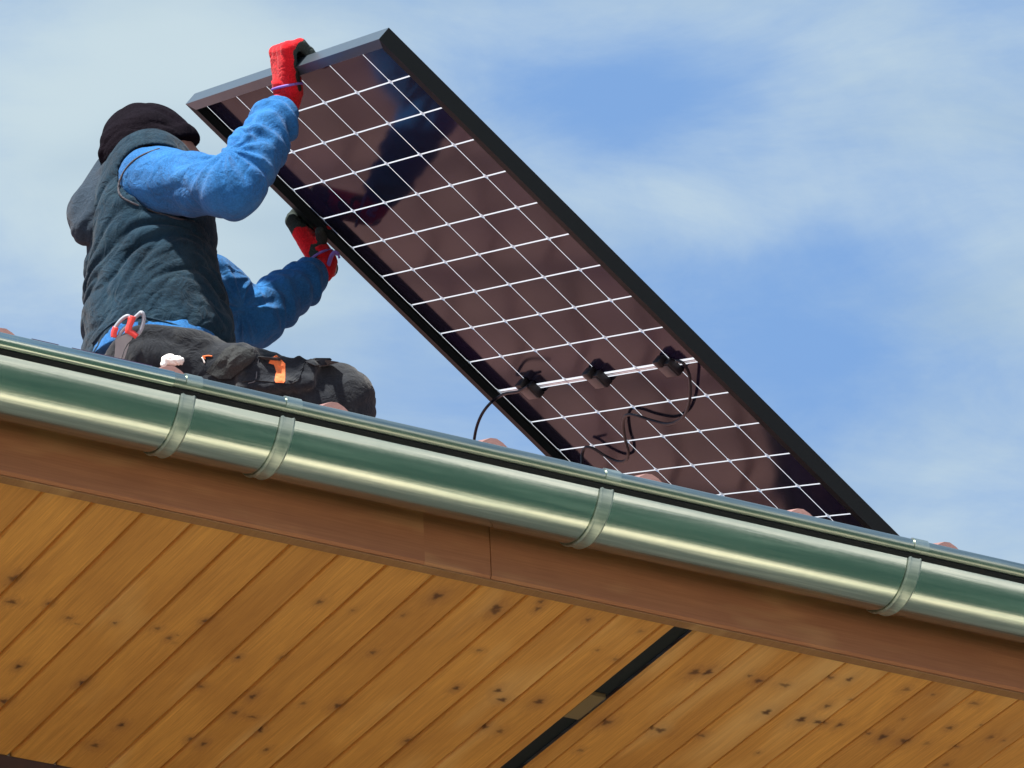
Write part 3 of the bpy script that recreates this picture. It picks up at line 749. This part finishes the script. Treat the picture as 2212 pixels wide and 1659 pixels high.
# body: one continuous skin under the clothes, with a face
_yaw = R(22); _f = FW*math.cos(_yaw)+LF*math.sin(_yaw); hl = np.cross(UP, _f); hf = _f*math.cos(R(10))-UP*math.sin(R(10)); hu = np.cross(hf, hl)
HA = np.array([hf, hl, hu])
def f_body(p):
    q = (p-hd)@HA.T
    head = ell(p, hd, HA, (.090, .073, .098))
    jaw = ell(p, hd+hf*.030-hu*.060, HA, (.056, .050, .052)); head = smin(head, jaw, .03)
    nose = seg(p, hd+hf*.088+hu*.005, hd+hf*.108-hu*.030, .008, .013); head = smin(head, nose, .012)
    brow = seg(p, hd+hf*.080+hu*.022-hl*.03, hd+hf*.080+hu*.022+hl*.03, .011, .011); head = smin(head, brow, .015)
    lips = seg(p, hd+hf*.084-hu*.055-hl*.018, hd+hf*.084-hu*.055+hl*.018, .007, .007); head = smin(head, lips, .008)
    for s in (-1, 1):
        eye = ell(p, hd+hf*.083+hu*.002+hl*.031*s, HA, (.012, .014, .009)); head = np.maximum(head, -smin(eye, eye, .001))
        ear = ell(p, hd-hf*.005-hu*.005+hl*.074*s, HA, (.018, .008, .030)); head = smin(head, ear, .006)
    d = smin(head, seg(p, nk-UP*.06, hd-hu*.05-hf*.01, .060, .052), .03)
    d = smin(d, loft(p, secs(-.03)), .03)
    for (a, b_, c) in ((jRsh, jRel, jRwr), (jLsh, jLel, jLwr)): d = smin(d, chain(p, [a, b_, c], [.045, .038, .026]), .02)
    for (a, b_, c) in ((jRh, jRk, jRa), (jLh, jLk, jLa)): d = smin(d, chain(p, [a, b_, c], [.065, .050, .036]), .03)
    return d
lo = np.minimum.reduce([jRa, jLa, pel, hd, jRsh])-.26; hi = np.maximum.reduce([hd, jRk, jLwr, jLk, jRwr])+.18
o, _, _ = cloth('body', f_body, lo, hi, .009, M['skin'], man, None, 1); mpart(o); body = o
for s in (-1, 1):
    bm = bmesh.new(); bmesh.ops.create_uvsphere(bm, u_segments=16, v_segments=10, radius=.0115)
    c = Vector(hd+hf*.066+hu*.002+hl*.031*s); me_v = [v.co+c for v in bm.verts]; bm.verts.index_update()
    e = mesh('eye', me_v, [[v.index for v in f.verts] for f in bm.faces], M['white'], None, True); bm.free(); e.parent = body

# beanie
def f_beanie(p):
    d = ell(p, hd+hu*.006-hf*.010, HA, (.109, .090, .100)); d = smin(d, ell(p, hd+hu*.050-hf*.022, HA, (.066, .060, .056)), .04)
    q = (p-hd)@HA.T
    cut = q[:, 2]+.010+.55*(-q[:, 0])*.0-(q[:, 0])*.12+.02*(q[:, 0] < -.02)*0
    low = -(q[:, 2]+.062-(q[:, 0]+.06)*.86)                                  # keep what is above the brow and nape line
    d = np.maximum(d, low)
    roll_ = np.abs(-low-.020)-.020; band = ell(p, hd+hu*.006-hf*.010, HA, (.114, .095, .108)); band = np.maximum(np.maximum(band, low), -low-.038)
    return smin(d, band, .006)
def fold_beanie(V):
    a = folds(V, FW*.90-UP*.36, UP, .040, 4.5, .0070, 3.1, 1.3); return a
o, _, _ = cloth('beanie', f_beanie, hd-.15, hd+.17, .004, M['beanie'], man, fold_beanie, 2); mpart(o)
b = MB(); 
hair = [P(412, 318, 11.25), P(420, 330, 11.25)]

# sweater: sleeves and hem
armR = [jRsh-FW*.020-UP*.004, (jRsh+jRel)/2-UP*.004, jRel-UP*.004, (jRel*.62+jRwr*.38)+FW*.004, jRel*.25+jRwr*.75, jRwr+(jRel-jRwr)*.20]
armL = [jLsh, (jLsh+jLel)/2, jLel, jLel*.6+jLwr*.4, jLel*.25+jLwr*.75, jLwr+(jLel-jLwr)*.20]
def f_sweat(p):
    d = chain(p, armR, [.076, .064, .058, .055, .048, .034], .012)
    d = smin(d, seg(p, jRel-FW*.006-UP*.012, jRel+(jRwr-jRel)*.22-UP*.010, .052, .050), .03)
    dl = chain(p, armL, [.066, .062, .059, .052, .042, .034], .03)
    d = np.minimum(d, dl)
    return np.minimum(d, loft(p, [(P(342, 800, 11.10), .144, .150), (P(342, 700, 11.17), .130, .14), (P(330, 600, 11.23), .12, .13), (P(330, 450, 11.31), .11, .14)]))
ax1 = (jRel-jRsh)/np.linalg.norm(jRel-jRsh); ax2 = (jRwr-jRel)/np.linalg.norm(jRwr-jRel); axl = (jLwr-jLel)/np.linalg.norm(jLwr-jLel)
def fan(V, piv, e1, e2, n, r0, amp, seed, ph=0.):
    d = V-piv; x = d@e1; y = d@e2; r = np.hypot(x, y); th = np.arctan2(y, x); out = np.empty(len(V)); c = V@np.cross(e1, e2)
    for i in range(len(V)):
        w = mnoise.noise(Vector((th[i]*1.3+seed, r[i]*14, c[i]*9)))
        out[i] = math.cos(n*th[i]+2.6*w+ph)*(.6+.9*mnoise.noise(Vector((th[i]*2+seed, c[i]*12, 3.3))))
    out = np.sign(out)*np.abs(out)**.8
    return amp*out*np.clip(r/.03, 0, 1)*np.exp(-(r/r0)**2)
def fold_sweat(V):
    out = folds(V, UP*.6-FW*.4, ax1, .075, 1.6, .0035, 1.7, 1.2)
    inner = jRel+UP*.060-FW*.008; out += fan(V, inner, FW, UP, 11, .105, .0062, 1.0)
    t = (V-jRel)@ax2; off = np.linalg.norm(V-(jRel+ax2*np.clip(t, -.05, .3)[:, None]), axis=1)
    wr_ = (off < .09)*np.clip((t-.05)/.05, 0, 1); c_ = V@LF
    q = np.array([mnoise.noise(Vector((t[i]*9, c_[i]*11, V[i, 2]*5))) for i in range(len(V))])
    out += wr_*.0048*np.sin(t*2*math.pi/.047+q*5)*(.5+q)
    tl = (V-jLel)@axl; nl = (np.linalg.norm(V-(jLel+axl*np.clip(tl, -.12, .25)[:, None]), axis=1) < .10)
    ql = np.array([mnoise.noise(Vector((V[i, 0]*9, V[i, 1]*9, V[i, 2]*12+5))) for i in range(len(V))])
    out += nl*(.0060*np.sin(tl*2*math.pi/.050+ql*6)*(.55+ql)); out += fan(V, jLel+UP*.055-FW*.0, FW, UP, 9, .09, .005, 4.0)
    return out
lo = np.minimum.reduce([jRsh, jRel, pel-.06])-.16; hi = np.maximum.reduce([jRwr, jLwr, jLel])+.08
SWO, SWV, SWF = cloth('sweater', f_sweat, lo, hi, .0036, M['sleeve'], man, fold_sweat, 2); mpart(SWO)

# vest with hood and collar
hoodA, hoodB = P(262, 372, 11.36), P(190, 488, 11.24)
def f_vest(p):
    d = loft(p, SEC)
    # shoulder yoke over the near and far shoulder
    d = smin(d, seg(p, P(300, 362, 11.26), P(330, 350, 11.22), .048, .034), .03)
    d = smin(d, seg(p, P(330, 500, 11.46), P(360, 455, 11.42), .06, .05), .05)
    col_ = np.abs(np.linalg.norm((p-nk)[:, :2], axis=1)-.072)-.010; colz = np.abs(p[:, 2]-(nk[2]+.004))-.026; colr = np.maximum(col_, colz)
    d = smin(d, colr, .02)
    # bottom hem cut, rising over the hip
    f = (p-pel)@FW; zcut = P(342, 738, 10.985)[2]-.018+.058*np.exp(-((f+.070)/.052)**2)-.012*np.clip(f/.15, 0, 1)
    d = np.maximum(d, zcut-p[:, 2])
    # arm holes
    ah = chain(p, [jRsh-FW*.020-UP*.004-LF*.0, jRsh+ax1*.12], [.078, .074]); d = np.maximum(d, -(ah))
    ah2 = chain(p, [jLsh+LF*.02, jLsh+(jLel-jLsh)*.7], [.068, .066]); d = np.maximum(d, -ah2)
    return d
def fold_vest(V):
    C0 = P(560, 1010, 11.0); d = V-C0; x = d@FW; y = d@UP; r = np.hypot(x, y); th = np.arctan2(y, -x); l = V@LF
    h = (V[:, 2]-SEC[0][0][2])/(SEC[-1][0][2]-SEC[0][0][2]); out = np.empty(len(V)); nz = mnoise.noise
    for i in range(len(V)):
        a = th[i]*.40; w = nz(Vector((a/.11+3, r[i]/.12, l[i]/.12)))
        v = nz(Vector((a/.13+7, r[i]/.034+w*1.6, l[i]/.13))); rr = max(1-abs(v)*2.4, 0)**1.25
        v2 = nz(Vector((a/.07, r[i]/.019+w*2.5, l[i]/.08+9))); r2 = max(1-abs(v2)*2.6, 0)**1.6
        big = nz(Vector((a/.16, r[i]/.10+4, l[i]/.2)))
        out[i] = .0105*(rr-.4)*(.8+.9*big)+.0026*(r2-.35)+.006*big
    return out*(.55+.6*np.exp(-((h-.32)/.33)**2))
vo, VV, VF = cloth('vest', f_vest, np.minimum.reduce([P(150, 760, 11.1), P(300, 760, 10.9), P(340, 300, 11.2)])-.12, P(420, 330, 11.5)+np.array([.16, .16, .08]), .0036, M['vest'], man, fold_vest, 2); mpart(vo)
def f_hood(p):
    d = seg(p, P(262, 385, 11.36), P(208, 462, 11.27), .060, .056); d = smin(d, seg(p, P(208, 462, 11.27), P(197, 492, 11.22), .050, .040), .03)
    d = smin(d, seg(p, P(252, 372, 11.42)+LF*.04, P(205, 455, 11.34)+LF*.05, .050, .046), .04)
    d = smin(d, seg(p, P(300, 352, 11.28), P(258, 378, 11.28), .024, .040), .03)
    inner = seg(p, P(262, 372, 11.36)+UP*.03, P(225, 440, 11.30)+UP*.03, .030, .028)
    return np.maximum(d, -inner)
def fold_hood(V): return folds(V, FW*.55+UP*.85, FW, .050, 3.6, .0075, 6.6, 1.2)
o, _, _ = cloth('hood', f_hood, np.minimum(P(170, 500, 11.1), P(170, 520, 11.4))-.1, P(310, 330, 11.45)+np.array([.08, .12, .06]), .004, M['vestlight'], man, fold_hood, 2); o.parent = vo

# trousers
def f_trous(p):
    d = seg(p, pel-LF*.07-UP*.02+FW*.004, pel+LF*.07-UP*.02+FW*.004, .132, .132)
    for (a, b_, c, s) in ((jRh, jRk, jRa, 1), (jLh, jLk, jLa, -1)):
        mid = a*.45+b_*.55
        d = smin(d, chain(p, [a, mid, b_], [.088, .074, .068], .03), .05)
        d = smin(d, chain(p, [b_, b_*.5+c*.5-FW*.02, c], [.064, .062, .052], .02), .035)
    d = smin(d, seg(p, jRk+FW*.006+UP*.006, jRk+FW*.004-UP*.05, .062, .058), .02)
    # pocket bellows on the near thigh
    pk = P(600, 812, 10.945); ax_ = (jRk-jRh)/np.linalg.norm(jRk-jRh); q = p-pk; t1 = np.abs(q@ax_)-.075; t2 = np.abs(q@UP)-.035; t3 = np.abs(q@np.cross(ax_, UP))-.018
    box = np.maximum(np.maximum(t1, t2), t3); d = smin(d, box, .012)
    d = smin(d, seg(p, P(470, 790, 11.0), P(525, 775, 10.95), .040, .034), .015)
    return np.maximum(d, p[:, 2]-P(330, 711, 10.975)[2]+.55*np.clip(-.035-(p-pel)@FW, 0, .1))
tax = (jRk-jRh)/np.linalg.norm(jRk-jRh)
def fold_tr(V):
    a = folds(V, UP*.55+tax*.85, tax*.6-UP*.8, .055, 3.2, .0085, 9.9, 1.2); return a+fan(V, jRk+UP*.02-FW*.10, FW, UP, 9, .09, .004, 2.0)
lo = np.minimum.reduce([jRa, jLa, pel, jRk])-.17; hi = np.maximum.reduce([jRk, jLk, pel, jLa])+.17
tro, TV, TF = cloth('trousers', f_trous, lo, hi, .0058, M['trousers'], man, fold_tr, 2); mpart(tro)

from mathutils.bvhtree import BVHTree
BT = BVHTree.FromPolygons([tuple(v) for v in TV], [tuple(f) for f in TF]); BV_ = BVHTree.FromPolygons([tuple(v) for v in VV], [tuple(f) for f in VF])
BS = BVHTree.FromPolygons([tuple(v) for v in SWV], [tuple(f) for f in SWF])
def onto(px, py, trees, off):
    """point on the cloth where this spot of it is seen"""
    d = Vector(ray(px, py)).normalized(); best = None
    for t in trees:
        h = t.ray_cast(Vector((0, 0, CAMZ)), d)
        if h[0] is not None and (best is None or h[3] < best[1]): best = (h[0]-d*off, h[3])
    return None if best is None else best[0]
def patch(name, poly, mat, trees, off=.002, thick=.0016, parent=None):
    """a sewn-on piece: polygon cut finely and laid on the cloth"""
    P2 = [Vector((x, y, 0)) for x, y in poly]; bm = bmesh.new(); vs = [bm.verts.new(q) for q in P2]; bm.faces.new(vs)
    bmesh.ops.triangulate(bm, faces=bm.faces[:]); 
    for _ in range(3): bmesh.ops.subdivide_edges(bm, edges=bm.edges[:], cuts=1, use_grid_fill=True)
    bm.verts.ensure_lookup_table(); hits = [onto(v.co.x, v.co.y, trees, off) for v in bm.verts]
    dep_ = [float(W[:, 2]@(np.array(q)-np.array([0, 0, CAMZ]))) if q is not None else None for q in hits]
    med = float(np.median([d for d in dep_ if d is not None]))
    for v, q, d in zip(bm.verts, hits, dep_):
        if d is None or abs(d-med) > .045: q = P(v.co.x, v.co.y, med)
        v.co = Vector(q)
    bmesh.ops.recalc_face_normals(bm, faces=bm.faces); bmesh.ops.solidify(bm, geom=bm.faces[:], thickness=thick)
    bm.verts.index_update(); o = mesh(name, [v.co[:] for v in bm.verts], [[v.index for v in f.verts] for f in bm.faces], mat, None, False); bm.free()
    if parent is not None: o.parent = parent
    return o
def z2(x, y): return ((150+x/2.765)/1.15732, (640+y/2.765)/1.15732)
patch('arrow_patch', [z2(*q) for q in [(1497, 684), (1558, 745), (1556, 868), (1548, 878), (1490, 876), (1484, 862), (1494, 800), (1480, 752), (1442, 742), (1460, 705)]], M['orange'], [BT], .003, .0016, tro)
patch('pocket_flap', [z2(*q) for q in [(1140, 640), (1200, 612), (1330, 648), (1352, 690), (1320, 740), (1180, 850), (1100, 850), (1010, 800)]], M['flap'], [BT], .006, .003, tro)
patch('thigh_pocket', [z2(*q) for q in [(1260, 870), (1370, 690), (1700, 720), (1650, 860), (1600, 885), (1360, 862)]], M['trousers'], [BT], .0015, .0015, tro)
patch('flap_corner', [z2(*q) for q in [(1700, 735), (1760, 704), (1868, 705), (1880, 715), (1850, 750), (1760, 760)]], M['trousers'], [BT], .006, .003, tro)
def line(name, pts, r, mat, trees, parent, off=.001, n=4, seg_=6):
    q = [onto(x, y, trees, off) for x, y in pts]; q = [a for a in q if a is not None]
    if len(q) < 2: return None
    b = MB(); b.tube(smooth_path(q, n), r, seg_); o = b.build(name, mat, parent, True); return o
for pts in ([(985, 697), (1020, 690), (1052, 693)], [(980, 700), (992, 720), (1000, 740)], [(985, 698), (1005, 712)]): line('stitched_star', [z2(*q) for q in pts], .0016, M['orange'] if pts[0][0] == 985 else M['white'], [BT], tro)
line('seam', [z2(*q) for q in [(1375, 700), (1362, 780), (1350, 860), (1300, 880)]], .0012, M['greyp'], [BT], tro)
# white rag sticking out of the pocket
rc = np.array(onto(*z2(755, 715), [BT], .012) or P(365, 780, 10.97))
def f_rag(p):
    d = seg(p, rc, rc+FW*.02-UP*.004, .011, .010); d = smin(d, seg(p, rc-FW*.012, rc-FW*.012-UP*.012, .005, .006), .006); return d
o, _, _ = cloth('rag', f_rag, rc-.045, rc+.045, .0022, M['white'], man, lambda V: folds(V, UP, FW, .012, 1.5, .003, 2, 1.5), 1); o.location = (0, 0, 0)
o.data.transform(Matrix.Translation(-Vector(rc))); o.location = Vector(rc); tag(o, 'small crumpled white rag tucked at the hip of the crouching man', 'rag')

# piping round the near arm hole, hem of the vest
ahp = [(345, 321), (310, 334), (283, 352), (264, 378), (256, 404), (262, 424), (290, 440), (330, 456), (375, 470), (420, 479)]
line('piping', ahp, .0022, M['trim'], [BV_, BS], vo, .001, 6)
line('hem_seam', [(200, 742), (222, 716), (255, 692), (300, 684), (350, 694), (410, 712), (470, 732)], .0025, M['vest'], [BV_], vo, .0005, 6)
line('side_seam', [(225, 640), (232, 560), (250, 500), (262, 460)], .0016, M['trim'], [BV_], vo, .0002, 6) if False else None

# gloves
E1 = PO+u*.635; E2 = PO+v_*.385; E1[2] += 0; 
def hand(name, wrist, K, J1, J2, J3, thumb, spread_dir, coatfn, mat_idx=None, lens=(.92, 1.0, .97, .82)):
    sp = np.array(spread_dir); offs_ = [-.034, -.0115, .0115, .034]; fr_ = .0098
    def f(p):
        d = None
        for i, o_ in enumerate(offs_):
            w_ = wrist+sp*o_*.62; k_ = K+sp*o_*1.02
            e = seg(p, w_, k_, .020, .0155); d = e if d is None else smin(d, e, .014)
        fin = None
        for i, o_ in enumerate(offs_):
            s_ = sp*o_*1.04; L_ = lens[i]; a, b_, c, e_ = K+s_, K+s_+(J1-K)*L_+sp*0, None, None
            b2 = b_+(J2-J1)*L_; b3 = b2+(J3-J2)*L_
            q = chain(p, [a, b_, b2, b3], [.0140, .0122, .0112, .0096], .003); fin = q if fin is None else np.minimum(fin, q)
        d = smin(d, fin, .006)
        d = smin(d, chain(p, thumb, [.0175, .0135, .0120, .0105], .004), .008)
        return d
    allp = np.array([wrist, K, J1, J2, J3]+list(thumb)); V, F = surfnet(f, allp.min(0)-.06, allp.max(0)+.06, .0021); V = relax(V, F, 1, .5)
    n = normals(V, F); V = V+n*folds(V, sp, K-wrist, .016, 2.0, .0012, 3.3)[:, None]
    c = V[F].mean(1); mi = coatfn(c+np.array([[mnoise.noise(Vector(q*55)), mnoise.noise(Vector(q*55+7)), mnoise.noise(Vector(q*55+19))] for q in c])*.008, n[F].mean(1)).astype(int)
    o = mesh(name, V, F, [M['red'], M['coat']], None, True, mi); return o
# right hand: hooks over the upper short rail
K1 = E1-v_*.036-n_*.008; gr = hand('glove', jRwr+(K1-jRwr)*.16, K1, E1-v_*.021+n_*.022, E1+v_*.014+n_*.024, E1+v_*.037+n_*.017,
          [jRwr+(K1-jRwr)*.3-u*.010+v_*.006, E1-u*.022+v_*.010-n_*.058, E1-u*.024+v_*.032-n_*.048, E1-u*.020+v_*.052-n_*.044], u,
          lambda c, n: (((c-jRwr)@v_-((K1-jRwr)@v_)*np.clip(((c-jRwr)@(K1-jRwr))/((K1-jRwr)@(K1-jRwr)), 0, 1.0) > .0075) & ((c-jRwr)@(K1-jRwr) > .0015)) | ((c-E1)@n_ > .040-.0*(c-E1)@v_) & ((c-E1)@v_ > -.010))
mpart(gr)
K2 = E2-n_*.046-u*.004; Wl = jLwr+(K2-jLwr)*.15
gl = hand('glove', Wl, K2, E2-u*.032-n_*.030, E2-u*.026+n_*.014, E2+u*.008+n_*.019,
          [jLwr+(K2-jLwr)*.3+v_*.02, E2+v_*.045+u*.020-n_*.050, E2+v_*.030+u*.045-n_*.044, E2+v_*.012+u*.062-n_*.040], v_,
          lambda c, n: ((c-K2)@(K2-jLwr) > .0000) | ((c-jLwr)@u > .016+(K2-jLwr)@u*.3))
mpart(gl)
def cuff(wr, el, kk, g, sp):
    ax_ = (wr-el)/np.linalg.norm(wr-el); d2 = (kk-wr)/np.linalg.norm(kk-wr)
    pts = [wr-ax_*.045, wr-ax_*.02, wr+d2*.010, wr+d2*.042]; b = MB(); b.tube(smooth_path(pts, 6), [.027]*6+[.0290]*6+[.0315]*7, 24); o = b.build('cuff', M['red'], g, True)
    b = MB(); t = Vector(d2); a = (Vector(sp)-t*Vector(sp).dot(t)).normalized(); c = t.cross(a); cen = Vector(wr+d2*.026)
    b.tube([cen+(a*math.cos(i*math.pi/12)*.0425+c*math.sin(i*math.pi/12)*.0300)+t*(.006*math.cos(i*math.pi/12)) for i in range(25)], .0028, 6, cap=False); b.build('cuff_trim', M['purple'], g, True)
cuff(jRwr, jRel, K1, gr, u); cuff(jLwr, jLel, K2, gl, v_)
b = MB(); q = [P(703, 585, 11.78), P(710, 570, 11.77), P(716, 553, 11.76), P(724, 545, 11.76), P(731, 551, 11.76), P(733, 558, 11.76)]; b.tube(smooth_path(q, 5), [.005]*20+[.0025]*6, 8); b.build('wrist_tab', M['purple'], gl, True)

# boots on the tiles
for a in (jRa, jLa):
    s = SLOPE
    def f_boot(p, a=a):
        hz = a-UP*.055; toe = hz+FW*.17; toe[2] = roofat(toe)+.045; heel = hz-FW*.05; heel[2] = roofat(heel)+.045; mid = hz+FW*.07; mid[2] = roofat(mid)+.055
        d = chain(p, [heel, mid, toe], [.042, .044, .038], .03); d = smin(d, seg(p, a+UP*.03, hz, .050, .046), .03)
        sole = EZ-.006+(p[:, 1]-EY)*SLOPE; return np.maximum(d, sole+.006-p[:, 2])
    o, _, _ = cloth('boot', f_boot, a-.28, a+.28, .008, M['boot'], man, None, 1); mpart(o)

# snips in the belt holster
def zt(x, y): return ((270+x/8.295)/1.15732, (760+y/8.295)/1.15732)
td = min((W.T @ np.array([q_[0], q_[1], q_[2]-CAMZ]))[2] for q_ in (onto(290, 700, [BV_, BT, BS], .0), onto(300, 745, [BV_, BT, BS], .0), onto(260, 720, [BV_, BT, BS], .0), onto(270, 765, [BV_, BT, BS], 0.)) if q_ is not None)-.012
def TP_(x, y, d=0): return P(*zt(x, y), td+d)
snips = empty('snips', tuple(TP_(300, 900)))
tag(snips, 'tin snips with red and grey looped handles at the hip of the man', 'snips')
SL = Vector(TP_(300, 900))
def spart(o): world_child(o, snips, SL); return o
def ringpath(pts): P_ = [Vector(q) for q in pts]; return smooth_path(P_+[P_[0]], 5)
la = [TP_(*q) for q in [(150, 700), (120, 580), (190, 430), (310, 300), (420, 250), (455, 330), (425, 430), (345, 500), (265, 590), (215, 680)]]
lb = [TP_(*q, -.006) for q in [(430, 620), (455, 470), (525, 330), (620, 230), (700, 175), (745, 270), (728, 410), (670, 560), (590, 650), (500, 640)]]
for pts in (la, lb):
    b = MB(); b.tube(ringpath(pts), .0042, 8); h_ = spart(b.build('handle', M['toolhandle'], None, True))
b = MB(); b.tube(smooth_path([TP_(*q, -.003) for q in [(120, 690), (125, 590), (165, 480)]], 4), .0062, 8); spart(b.build('grip', M['toolred'], None, True))
b = MB(); b.tube(smooth_path([TP_(*q, -.010) for q in [(600, 680), (520, 610), (440, 560), (450, 450), (500, 330), (520, 250)]], 4), .0062, 8); spart(b.build('grip', M['toolred'], None, True))
b = MB(); b.tube(smooth_path([TP_(*q, -.006) for q in [(400, 610), (410, 520), (455, 380), (470, 270)]], 4), .0052, 8); spart(b.build('grip', M['toolred'], None, True))
def slab(pts, d0, d1, mi=0):
    b = MB(); n = len(pts); A = [TP_(x, y, d0) for x, y in pts]; B = [TP_(x, y, d1) for x, y in pts]
    b.add(A+B, [tuple(range(n)), tuple(range(n, 2*n))[::-1]]+[(i, n+i, n+(i+1) % n, (i+1) % n) for i in range(n)]); return b
spart(slab([(150, 740), (230, 680), (400, 620), (520, 650), (490, 740), (400, 830), (330, 960), (280, 1130), (130, 1120), (150, 900)], -.006, .004).build('jaw_plate', M['toolgrey']))
spart(slab([(430, 820), (440, 830), (340, 1140), (290, 1140), (345, 960)], -.004, .004).build('blade', M['toolgrey']))
